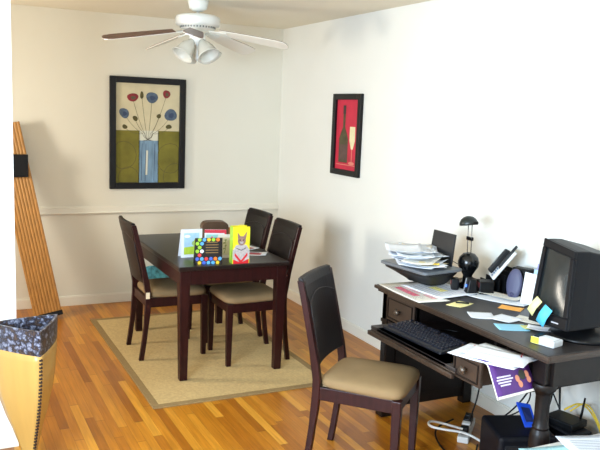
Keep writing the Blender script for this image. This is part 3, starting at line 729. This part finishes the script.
paper('sticky_note', 'yellow-green note lying between the blue note and monitor', 'note', -.475, -3.87, DT+.004, -.3, .06, .06, mat('note_yellowgreen', (206, 208, 128), .7), .003, seed=10)
paper('printed_sheet', 'small white slip lying under the upright notes by the monitor', 'paper', -.385, -3.775, DT+.002, -1.2, .15, .10, OFFW, .006, printed=lines(4), seed=11)
paper('printed_sheet', 'crumpled white slip lying near the desk corner side of the monitor', 'paper', -.455, -3.915, DT+.007, -.9, .11, .075, WHT, .009, printed=lines(3), seed=12)
# notes stuck to the lower left corner of the monitor
for nm, P_, m_, lab in (
    ('sticky_note', [(-.505,-3.881,.858), (-.505,-3.915,.834), (-.495,-3.958,.908), (-.495,-3.926,.927)], mat('note_cream', (232, 226, 156), .7), 'cream yellow note stuck upright at the lower left corner of the monitor'),
    ('sticky_note', [(-.522,-3.957,.829), (-.522,-4.003,.806), (-.512,-4.040,.889), (-.512,-3.995,.908)], mat('note_cyan', (84, 186, 226), .7), 'bright cyan note stuck upright on the monitor front beside the cream one')):
    P_ = [Vector(p_) for p_ in P_]; n_ = (P_[1]-P_[0]).cross(P_[3]-P_[0]).normalized()*.0012
    mid = [(P_[0]+P_[3])/2+n_*6, (P_[1]+P_[2])/2+n_*6]
    b = MB().loft([[P_[0], P_[1], P_[1]+n_, P_[0]+n_], [mid[0], mid[1], mid[1]+n_, mid[0]+n_], [P_[3], P_[2], P_[2]+n_, P_[3]+n_]])
    tag(b.build(nm, m_), lab, 'note')
# small clip box at the corner
r = root('clip_box', (-.595, -4.09, DT), 'small clear box of clips with a yellow tag at the near desk corner', 'box')
X = XF((-.575,-4.085,DT), rz=.25)
MB().box(-.038, .038, -.055, .055, 0, .030, X).build('tray', mat('clear_plastic', (190, 194, 196), .2, var=.1), r, bevel=.006)
MB().box(-.0405, -.0382, .015, .052, .004, .030, X).build('yellow_tag', mat('tag_yellow', (232, 222, 60), .5), r)
MB().box(-.030, .020, -.045, .020, .0302, .033, X).build('paper_slip', WHT, r)
MB().box(-.030, .028, .022, .045, .0302, .036, X).build('dark_clip', BLK, r)
# papers over the open drawer
paper('printed_sheet', 'white sheet spread over the open drawer, lowest of the pile', 'paper', -.80, -4.00, .704, -1.15, .30, .215, WHT, .004, group='sheets on the open drawer', printed=lines(9, lambda b, X, fn: (patch(b, fn, X, .1, .3, .85, .92, 1), [INK, mat('ink_red', (200, 60, 70), .7)])[1]), seed=13)
paper('printed_sheet', 'slightly tilted white sheet in the middle of the pile over the drawer', 'paper', -.775, -4.015, .710, -1.32, .27, .20, WHT, .004, group='sheets on the open drawer', printed=lines(8), seed=14)
paper('printed_sheet', 'white sheet with a fold line topping the pile on the open drawer', 'paper', -.795, -4.045, .716, -1.02, .25, .17, WHT, .004, group='sheets on the open drawer', printed=lines(2), seed=15)
b = MB(); b.tube([(-.70,-4.08,.731),(-.735,-4.11,.731)], .004, 8); tag(b.build('pen', mat('dark_red_plastic', (92, 24, 30), .4)), 'short dark red pen on the papers over the open drawer', 'pen')
# magazine hanging over the drawer side
r = root('magazine', (-.80, -4.08, .60), 'purple-covered magazine hanging over the side of the open drawer', 'magazine')
PUR = mat('magazine_purple', (78, 36, 112), .35, var=.08, scale=20)
MX = [(-.885,-4.064,.7018),(-.72,-4.064,.7018)]
def magp(u, v, off=0):      # u along the drawer depth, v from the drawer inside down its outer side
    x = -.885+.205*u+.03*v
    if v < .3: return Vector((x, -3.99-.065*v/.3, .703+off))
    t = (v-.3)/.7; a = min(t/.15, 1)*PI/2*.93
    return Vector((x+.03*t*0, -4.055-.022*math.sin(a)-.055*max(0, t-.15)-off, .703+off*.3-.022*(1-math.cos(a))-.118*max(0, t-.15)/.85*1.0-.016*u*t*-1.0))
def grid(b, fn, nu, nv, mi, smooth=True):
    b.mi = mi; V = [[b._v(fn(i/nu, j/nv)) for j in range(nv+1)] for i in range(nu+1)]
    for i in range(nu):
        for j in range(nv): b.face([V[i][j], V[i+1][j], V[i+1][j+1], V[i][j+1]], smooth)
b = MB(); grid(b, lambda u, v: magp(u, v, .004), 6, 18, 0); o = b.build('cover', PUR, r)
sm = o.modifiers.new('solid', 'SOLIDIFY'); sm.thickness = .001
b = MB(); grid(b, lambda u, v: magp(u*1.02-.01, v*1.015, .001), 6, 18, 0); o = b.build('pages', OFFW, r); sm = o.modifiers.new('solid', 'SOLIDIFY'); sm.thickness = .003
b = MB()
def mp(u0, u1, v0, v1, mi, k=.0062): grid(b, lambda u, v: magp(u0+(u1-u0)*u, v0+(v1-v0)*v, k), 4, 3, mi)
for k, (a0_, a1_) in enumerate(((.10,.46),(.08,.50),(.10,.44),(.14,.40))): mp(a0_, a1_, .58+.055*k, .61+.055*k, 0)
mp(.0, 1.0, .955, 1.0, 1)
def disc(cu, cv, ru, rv, mi, k=.0064):
    b.mi = mi; vs = [b._v(magp(cu+ru*math.cos(2*PI*i/16), cv+rv*math.sin(2*PI*i/16), k)) for i in range(16)]; b.face(vs)
disc(.74, .62, .085, .11, 2, .0068); 
for (cu, cv) in ((.60,.68),(.64,.80),(.86,.62),(.88,.74)): disc(cu, cv, .055, .075, 3, .0066)
b.build('cover_print', [mat('cover_text_white', (222, 214, 232), .5), OFFW, mat('cover_dark', (52, 56, 44), .5), mat('cover_orange', (214, 140, 110), .5)], r)

# ------------------------------------------------------------ printer heaped with papers
r = root('inkjet_printer', (-.34, -2.98, DT), 'black printer on the far desk end, buried under loose papers', 'printer')
PR = .13
Xp = XF((-.455, -2.975, DT+.010), rz=PR)
def rr(w, l, z, rad=.04, n=5, dx=0, dy=0):
    out = []
    for cx, cy, a0_ in ((w-rad, l-rad, 0), (-w+rad, l-rad, PI/2), (-w+rad, -l+rad, PI), (w-rad, -l+rad, 1.5*PI)):
        for k in range(n+1):
            a = a0_+PI/2*k/n; out.append((cx+rad*math.cos(a)+dx, cy+rad*math.sin(a)+dy, z))
    return out
MB().loft([rr(.07,.10,.004,dx=.05), rr(.08,.11,.015,dx=.05), rr(.11,.155,.055,.05,dx=.02), rr(.135,.180,.080,.05), rr(.135,.180,.090,.05)], smooth=False, X=Xp).build('printer_body', mat('printer_black', (8, 8, 10), .6), r, bevel=.004)
MB().loft([rr(.137,.185,.0905,.03), rr(.145,.195,.095,.03), rr(.145,.195,.106,.03), rr(.138,.188,.110,.03)], smooth=False, X=Xp).build('top_cover', mat('printer_grey', (104, 108, 112), .4), r)
Xr = Xp @ XF((.125, .03, .110), rz=-.13, ry=math.radians(8))
MB().loft([[(0,-.16,0),(.012,-.16,0),(.012,.05,0),(0,.05,0)], [(0,-.15,.18),(.012,-.15,.18),(.012,.05,.18),(0,.05,.18)]], smooth=False, X=Xr).build('paper_support', mat('printer_support', (24, 27, 31), .4), r, bevel=.003)
R_ = random.Random(11)
kinds = [WHT, WHT, OFFW, mat('paper_bluish', (214, 222, 232), .7), mat('paper_kraft', (196, 180, 140), .7), WHT, mat('paper_grey', (150, 152, 156), .7)]
labs = ['lowest of the pile, sticking out leftwards', 'second from the bottom of the pile', 'cream, low in the pile on its near side', 'bluish, half hidden in the pile', 'brown kraft sheet in the middle of the pile', 'middle of the pile, pointing at the lamp', 'grey sheet in the pile', 'grey-edged, in the upper middle of the pile', 'white, reaching out towards the wall side of the pile', 'cream, poking out beneath the curled sheet', 'white, fanned out leftwards near the top', 'upper half of the pile, curled upward', 'near the top, turned askew', 'cream and creased near the top', 'bluish, second from the top', 'top of the whole pile']
for k in range(16):
    dx, dy = R_.uniform(-.075,.06), R_.uniform(-.12,.07)
    c_ = Xp @ Vector((dx-.03, dy-.03, .114+.0052*k))
    paper('loose_sheet', 'loose sheet on the printer, ' + labs[k], 'paper', c_.x, c_.y, c_.z, PR+R_.uniform(-1.2,1.2), .21*R_.uniform(.8,1.05), .29*R_.uniform(.75,1.0), (WHT, kinds[6], OFFW, kinds[3], kinds[4], WHT, kinds[6], WHT, OFFW, WHT, kinds[3], WHT, WHT, OFFW, kinds[3], WHT)[k], R_.uniform(.008,.024), tiltx=R_.uniform(-.015,.02), tilty=R_.uniform(-.015,.015), group='papers piled on the printer', seed=20+k)
c_ = Xp @ Vector((-.10,-.17,.150)); b = MB(); b.box(-.055,.055,-.012,.012,0,.008, XF(c_, rz=PR-.9)); tag(b.build('marker_pen', mat('marker_yellow', (226, 190, 60), .5), bevel=.003), 'yellow marker pen lying among the papers on the printer', 'pen')

# ------------------------------------------------------------ desk lamp
r = root('desk_lamp', (-.225, -3.105, DT), 'small black desk lamp with domed head on two thin rods', 'lamp')
LX, LY = -.225, -3.105
MB().lathe([(.055,0),(.060,.006),(.058,.02),(.030,.035),(.026,.07),(.040,.095),(.056,.12),(.060,.145),(.052,.172),(.034,.192),(.010,.200)], (LX,LY,DT), 28).build('lamp_base', BLKG, r)
for s in (-1, 1):
    MB().tube([(LX, LY+s*.016, DT+.17), (LX-.003, LY+s*.016+.004, DT+.365)], .0022, 8).build('rod', mat('chrome_rod', (120,122,126), .25, metal=.8), r)
MB().box(LX-.008, LX+.006, LY-.024, LY+.026, DT+.268, DT+.288).build('rod_clip', BLK, r, bevel=.003)
X = XF((LX-.002, LY+.012, DT+.352), rx=-.22)
MB().lathe([(.050,0),(.052,.005),(.050,.018),(.042,.034),(.028,.046),(.010,.052),(.001,.053)], (0,.006,0), 28, X).build('lamp_shade', mat('shade_dark_green', (26, 34, 34), .35), r)
MB().box(-.006,.006,-.072,-.035,.0,.016, X).build('hinge', BLK, r, bevel=.003)
MB().tube([(LX-.05,LY+.03,DT+.13),(LX-.075,LY+.075,DT+.15),(LX-.06,LY+.12,DT+.11),(LX-.05,LY+.13,DT+.004)], .002, 6, None, 2).build('power_cord', BLK, r)
# charger with blue light
r = root('charging_dock', (-.30, -3.215, DT), 'black charging dock with a glowing blue light and silver strip', 'charger')
X = XF((-.300,-3.225,DT), rz=-.45)
MB().hexa([(-.030,-.055,0),(.030,-.055,0),(.030,.035,0),(-.030,.035,0),(-.016,-.050,.085),(.020,-.050,.085),(.020,.030,.085),(-.016,.030,.085)], X).build('dock_body', BLK, r, bevel=.006)
MB().hexa([(-.0315,.010,.012),(-.028,.010,.012),(-.028,.022,.012),(-.0315,.022,.012),(-.020,.010,.078),(-.0165,.010,.078),(-.0165,.022,.078),(-.020,.022,.078)], X).build('silver_strip', mat('silver', (190,192,196), .3, metal=.5), r)
MB().lathe([(.0075,0),(.0075,.003),(.004,.005)], (0,0,0), 14, X @ XF((-.0250,-.020,.045), ry=-PI/2+.16)).build('blue_light', mat('blue_led', (60,110,255), .3, emit=3.0), r)
r = root('media_reader', (-.225, -3.245, DT), 'black and dark red card reader between the dock and telephone', 'electronics')
X = XF((-.205,-3.225,DT), rz=-.45)
MB().box(-.045,.035,-.085,-.01,0,.075, X).build('case', BLK, r, bevel=.006); MB().box(-.0465,-.044,-.078,-.020,.040,.066, X).build('red_front', mat('reader_red', (112,30,38), .3), r)
r = root('media_reader', (-.35, -3.14, DT), 'small black gadget with a red face, left of the lamp base', 'electronics')
X = XF((-.345,-3.150,DT+.009), rz=-.6)
MB().box(-.022,.022,-.03,.03,0,.062, X).build('case', BLK, r, bevel=.008); MB().box(-.0235,-.021,-.018,.010,.030,.048, X).build('red_face', mat('reader_red2', (170,60,62), .3), r)
# wall telephone base on a file sorter
r = root('file_sorter', (-.13, -3.30, DT), 'black stepped file sorter on the desk under the telephone', 'file sorter')
b = MB(); X = XF((-.125,-3.265,DT), rz=-.1)
b.box(-.10,.09,-.065,.075,0,.008, X)
for k in range(5):
    x0 = -.085+.036*k; b.hexa([(x0,-.06,.008),(x0+.004,-.06,.008),(x0+.004,.07,.008),(x0,.07,.008),(x0,-.06,.075+.016*k),(x0+.004,-.06,.075+.016*k),(x0+.004,.07,.075+.016*k),(x0,.07,.075+.016*k)], X)
b.build('divider_rack', BLK, r, bevel=.001)
r = root('cordless_telephone', (-.12, -3.27, DT+.10), 'white cordless telephone base with a black handset tilted on it', 'telephone')
# plate leaning back to the wall: local u = along wall (-Y), v = up the slope
PHW = mat('phone_white', (222, 224, 222), .4)
Xt = XF((-.150,-3.265,DT+.117), rz=-.55) @ Euler((0, math.radians(-54), 0)).to_matrix().to_4x4()
MB().box(-.045,.145,-.062,.062,0,.016, Xt).build('phone_base', PHW, r, bevel=.006, seg=3)
MB().hexa([(-.03,.004,.017),(.13,.004,.017),(.13,.042,.017),(-.03,.042,.017),(-.025,.008,.045),(.125,.008,.045),(.125,.038,.045),(-.025,.038,.045)], Xt).build('handset', BLK, r, bevel=.006, seg=3)
MB().box(.02,.06,.014,.032,.0455,.0475, Xt).build('handset_display', mat('display_grey', (120,128,130), .3), r)
MB().hexa([(.02,-.050,.017),(.175,-.050,.017),(.175,-.032,.017),(.02,-.032,.017),(.03,-.046,.030),(.175,-.046,.030),(.175,-.036,.030),(.03,-.036,.030)], Xt).build('antenna', BLK, r, bevel=.003)
b = MB()
for i in range(4):
    for j in range(2): b.box(-.035+.015*i, -.025+.015*i, -.028+.013*j, -.018+.013*j, .016, .0185, Xt)
b.build('buttons', mat('button_blue_grey', (90,110,140), .5), r)
# speaker with lavender face
r = root('desktop_speaker', (-.11, -3.42, DT), 'black desktop speaker with a lavender oval front, between telephone and monitor', 'speaker')
X = XF((-.125,-3.405,DT), rz=.35)
MB().hexa([(-.025,-.062,0),(.065,-.062,0),(.065,.050,0),(-.025,.050,0),(.0,-.055,.165),(.060,-.055,.165),(.060,.045,.165),(.0,.045,.165)], X).build('cabinet', BLK, r, bevel=.008, seg=3)
Xg = X @ XF((-.030,.006,.082), ry=-PI/2+.15)
MB().loft([[(x_, y_, z_) for x_, y_ in ell(0,0,.082*s,.045*s,0,28)] for s, z_ in ((1,0),(1,.006),(.92,.012),(.6,.016),(.1,.018))], X=Xg).build('grille', mat('lavender_grille', (72,74,102), .5), r)
MB().lathe([(.011,0),(.011,.005),(.004,.006)], (-.055,0,.0145), 16, Xg).build('volume_knob', mat('knob_navy', (48,50,84), .4), r)
# letters standing between the speaker and the monitor
for (y_, x_, h_, a_, m_, lab) in ((-3.515, -.175, .165, .12, WHT, 'white envelope standing upright between the lavender speaker and monitor, frontmost'), (-3.545, -.150, .185, .05, mat('paper_sky', (170, 200, 228), .7), 'light blue envelope standing upright behind the white one'), (-3.50, -.09, .20, .0, mat('paper_violet', (150,150,196), .7), 'violet-blue envelope standing upright nearest the wall')):
    X = XF((x_, y_, DT), ry=.14, rz=a_); b = MB().box(-.0008,.0008,-.05,.03,.002,h_, X); tag(b.build('standing_envelope', m_), lab, 'envelope', 'envelopes standing by the monitor')

# ------------------------------------------------------------ monitor
MON = mat('monitor_black', (9, 10, 15), .45, spec=.18); r = root('crt_monitor', (-.30, -4.03, DT), 'bulky black CRT monitor at the near end of the desk', 'monitor')
BL, BR, TL, TR = Vector((-.485,-3.885,.805)), Vector((-.510,-4.135,.822)), Vector((-.400,-3.855,1.175)), Vector((-.425,-4.066,1.150))
nrm = Vector((.985, -.12, .0)); Xn = nrm
def mring(d, s=1.0, dz=0.0, ztop=1.0):
    c = (BL+BR+TL+TR)/4+nrm*d
    out = []
    for p_ in (BL, BR, TR, TL):
        v = (p_-(BL+BR+TL+TR)/4); v = Vector((v.x*s, v.y*s, v.z*(s if v.z < 0 else s*ztop))); out.append(c+v+Vector((0,0,dz)))
    return out
b = MB(); b.loft([mring(0), mring(.035, 1.0), mring(.075, .99), mring(.20, .90,-.012), mring(.33, .72,-.02), mring(.40, .60,-.02)], smooth=False)
b.build('housing', MON, r, bevel=.008, seg=3)
b = MB()       # raised bezel around the glass
def fpt(u, v, off=0):   # bilinear point on the face, pushed outwards
    p_ = BL.lerp(BR, u).lerp(TL.lerp(TR, u), v); n_ = (BR-BL).cross(TL-BL).normalized()
    if n_.x > 0: n_ = -n_
    return p_+n_*off
def bar(u0, u1, v0, v1, h0, h1):
    b.hexa([fpt(u0,v0,h0), fpt(u1,v0,h0), fpt(u1,v1,h0), fpt(u0,v1,h0), fpt(u0,v0,h1), fpt(u1,v0,h1), fpt(u1,v1,h1), fpt(u0,v1,h1)])
bar(0,1,0,.15,-.002,.014); bar(0,1,.90,1,-.002,.014); bar(0,.10,.15,.90,-.002,.014); bar(.88,1,.15,.90,-.002,.014)
b.build('bezel', MON, r, bevel=.004)
b = MB()
grid(b, lambda u, v: fpt(.10+.78*u, .15+.75*v, .002+.012*(1-(2*u-1)**2)*(1-(2*v-1)**2)), 10, 10, 0); b.build('screen_glass', mat('crt_glass', (30, 35, 36), .22), r)
b = MB(); b.hexa([fpt(.62,.055,.0142), fpt(.80,.055,.0142), fpt(.80,.07,.0142), fpt(.62,.07,.0142), fpt(.62,.055,.0155), fpt(.80,.055,.0155), fpt(.80,.07,.0155), fpt(.62,.07,.0155)])
b.build('badge', mat('badge_silver', (170,172,180), .3), r)
MB().lathe([(.135,0),(.14,.008),(.13,.018),(.06,.028),(.055,.05)], (-.335,-4.045,DT), 32).build('swivel_base', BLK, r)

# ------------------------------------------------------------ under and in front of the desk
r = root('subwoofer', (-.46, -3.80, 0), 'dark grey box-shaped computer subwoofer on the floor under the desk', 'speaker')
X = XF((-.465, -3.848, 0), rz=-.37)
MB().box(-.138,.138,-.135,.135,.012,.28, X).build('cabinet', mat('sub_grey', (13,14,20), .5, spec=.25), r, bevel=.018, seg=3)
MB().box(-.11,.11,-.1375,-.1348,.04,.24, X).build('front_grille', mat('sub_grille', (12,12,16), .7), r, bevel=.004)
b = MB()
for sx in (-.1,.1):
    for sy in (-.1,.1): b.box(sx-.012,sx+.012,sy-.012,sy+.012,0,.013,X)
b.build('rubber_feet', BLK, r)
r = root('power_strip', (-.33, -3.30, 0), 'white power strip on the floor under the desk with plugs', 'power strip')
X = XF((-.33,-3.32,0), rz=-.8)
MB().box(-.03,.03,-.15,.15,0,.035, X).build('strip_body', mat('strip_white', (200,200,196), .5), r, bevel=.006)
for k in range(4):
    m_ = BLK if k != 1 else mat('plug_white', (216,216,212), .5)
    o = MB().box(-.022,.022,-.118+.062*k,-.075+.062*k,.0355,.075, X).build('plug', m_, r, bevel=.006); o['label'] = 'black plug' if k != 1 else 'white plug'
b = MB(); b.tube([(-.44,-3.42,.08),(-.55,-3.36,.11),(-.62,-3.36,.13),(-.66,-3.42,.13),(-.60,-3.46,.12),(-.48,-3.50,.10),(-.40,-3.56,.05)], .0065, 8, None, 3)
b.build('white_power_cord', mat('cord_white', (230,228,220), .5)); tag(bpy.data.objects['white_power_cord'], 'white power cord looping in the air left of the subwoofer', 'cord')
def cord(pts, rad, m, label, name='cable', group=None):
    o = MB().tube(pts, rad, 8, None, 3).build(name, m); return tag(o, label, 'cable', group)
cord([(-.36,-3.24,.05),(-.50,-3.26,.03),(-.56,-3.36,.008),(-.60,-3.52,.006),(-.50,-3.60,.006),(-.40,-3.50,.02)], .005, BLK, 'black cable coiled on the floor left of the subwoofer')
zt = .54
cord([(-.30,-3.28,.60),(-.26,-3.33,.40),(-.30,-3.36,.22),(-.33,-3.34,.08)], .0045, BLK, 'black cable hanging behind the open drawer, leftmost', group='cables hanging under the desk')
cord([(-.06,-3.60,.535),(-.07,-3.55,.36),(-.14,-3.50,.20),(-.20,-3.42,.09)], .004, BLK, 'black cable hanging left of the magazine, reaching the power strip', group='cables hanging under the desk')
cord([(-.05,-3.72,.535),(-.06,-3.66,.40),(-.04,-3.62,.22),(-.06,-3.56,.03)], .004, BLK, 'black cable hanging straight down behind the magazine', group='cables hanging under the desk')
cord([(-.05,-3.80,.535),(-.08,-3.78,.42),(-.12,-3.64,.30),(-.10,-3.60,.04)], .004, BLK, 'black cable hanging between magazine and blue box, crossing another', group='cables hanging under the desk')
cord([(-.04,-3.50,.535),(-.09,-3.62,.40),(-.07,-3.76,.20),(-.08,-3.84,.03)], .004, BLK, 'black cable sweeping right towards the turned leg', group='cables hanging under the desk')
cord([(-.05,-3.66,.535),(-.08,-3.62,.44),(-.16,-3.60,.34),(-.20,-3.55,.22),(-.24,-3.44,.09)], .004, BLK, 'black cable hanging in a long bow left of the blue folder', group='cables hanging under the desk')
cord([(-.06,-3.76,.535),(-.12,-3.70,.44),(-.18,-3.70,.36),(-.14,-3.64,.20),(-.12,-3.60,.03)], .0035, mat('cable_grey', (70,72,78), .5), 'thin grey cable tangled with the black ones under the desk', group='cables hanging under the desk')
cord([(-.07,-3.46,.535),(-.12,-3.50,.38),(-.10,-3.56,.26),(-.16,-3.50,.14),(-.26,-3.36,.09)], .004, BLK, 'black cable hanging in an S-bend above the power strip', group='cables hanging under the desk')
# things on the floor beside the leg
r = root('plastic_folder', (-.41, -3.86, .2805), 'bright blue plastic folder leaning on the subwoofer beside the desk leg', 'folder')
P_ = [Vector(p_) for p_ in ((-.462,-3.885,.282),(-.405,-3.905,.282),(-.375,-3.815,.355),(-.445,-3.795,.370))]
n_ = (P_[1]-P_[0]).cross(P_[3]-P_[0]).normalized()*.012
MB().hexa([*P_, *[p_+n_ for p_ in P_]]).build('shell', mat('case_blue', (30,74,190), .35), r, bevel=.003)
q_ = sum(P_, Vector())/4; sg = 1 if n_.y < 0 else 0
MB().hexa([q_+(p_-q_)*.6+n_*(1.02 if sg else -.04) for p_ in P_]+[q_+(p_-q_)*.6+n_*(1.12 if sg else -.12) for p_ in P_]).build('label_panel', mat('case_navy', (30,40,84), .4), r)
r = root('wireless_router', (-.185, -3.865, .2505), 'black wireless router with an upright antenna behind the desk leg', 'router')
BX = MB(); BX.box(-.272,-.10,-4.0,-3.735,0,.23); BX.box(-.255,-.12,-3.98,-3.755,.23,.25)
bx = BX.build('computer_tower', mat('tower_black', (20,20,23), .5), None, bevel=.01); tag(bx, 'black computer case lying on the floor behind the turned desk leg', 'computer')
X = XF((-.185,-3.865,.251), rz=.2)
MB().box(-.065,.065,-.08,.08,0,.035, X).build('router_body', BLK, r, bevel=.006)
MB().tube([(.045,-.05,.03),(.048,-.055,.06),(.055,-.06,.140)], [.006,.006,.0045], 10, X).build('antenna', BLK, r)
cord([(-.13,-3.80,.29),(-.06,-3.84,.34),(-.04,-3.92,.28),(-.05,-4.02,.14),(-.07,-4.05,.012)], .0045, mat('cable_yellow', (226,190,40), .5), 'yellow network cable curving down beside the router')
cord([(-.12,-3.83,.292),(-.07,-3.88,.36),(-.065,-3.96,.28),(-.07,-4.06,.14),(-.10,-4.09,.012)], .004, mat('cable_yellow', (226,190,40), .5), 'second yellow network cable, nearer the black computer case')
cord([(-.05,-3.70,.535),(-.09,-3.72,.50),(-.13,-3.76,.40),(-.16,-3.80,.295)], .0055, BLK, 'thick black cable dropping from desk to router beside the leg')
# storage carton in the foreground with papers on it
r = root('paper_carton', (-.45, -4.50, 0), 'pale carton of papers on the floor at the near desk end', 'carton')
MB().box(-.86,-.16,-4.72,-4.25,.0,.375).build('carton_body', mat('carton_pale', (190,186,176), .7), r, bevel=.004)
MB().box(-.868,-.152,-4.728,-4.242,.375,.395).build('carton_lid', mat('carton_lid', (204,202,194), .7), r, bevel=.003)
paper('printed_sheet', 'large white sheet on the carton in the bottom right corner', 'paper', -.475, -4.385, .399, -.30, .36, .25, WHT, .012, printed=lines(14), seed=41)
paper('loose_sheet', 'pale aqua sheet on the carton in front of the turned leg', 'paper', -.735, -4.36, .396, -.2, .24, .20, mat('paper_aqua', (170, 214, 220), .7), .003, seed=42)
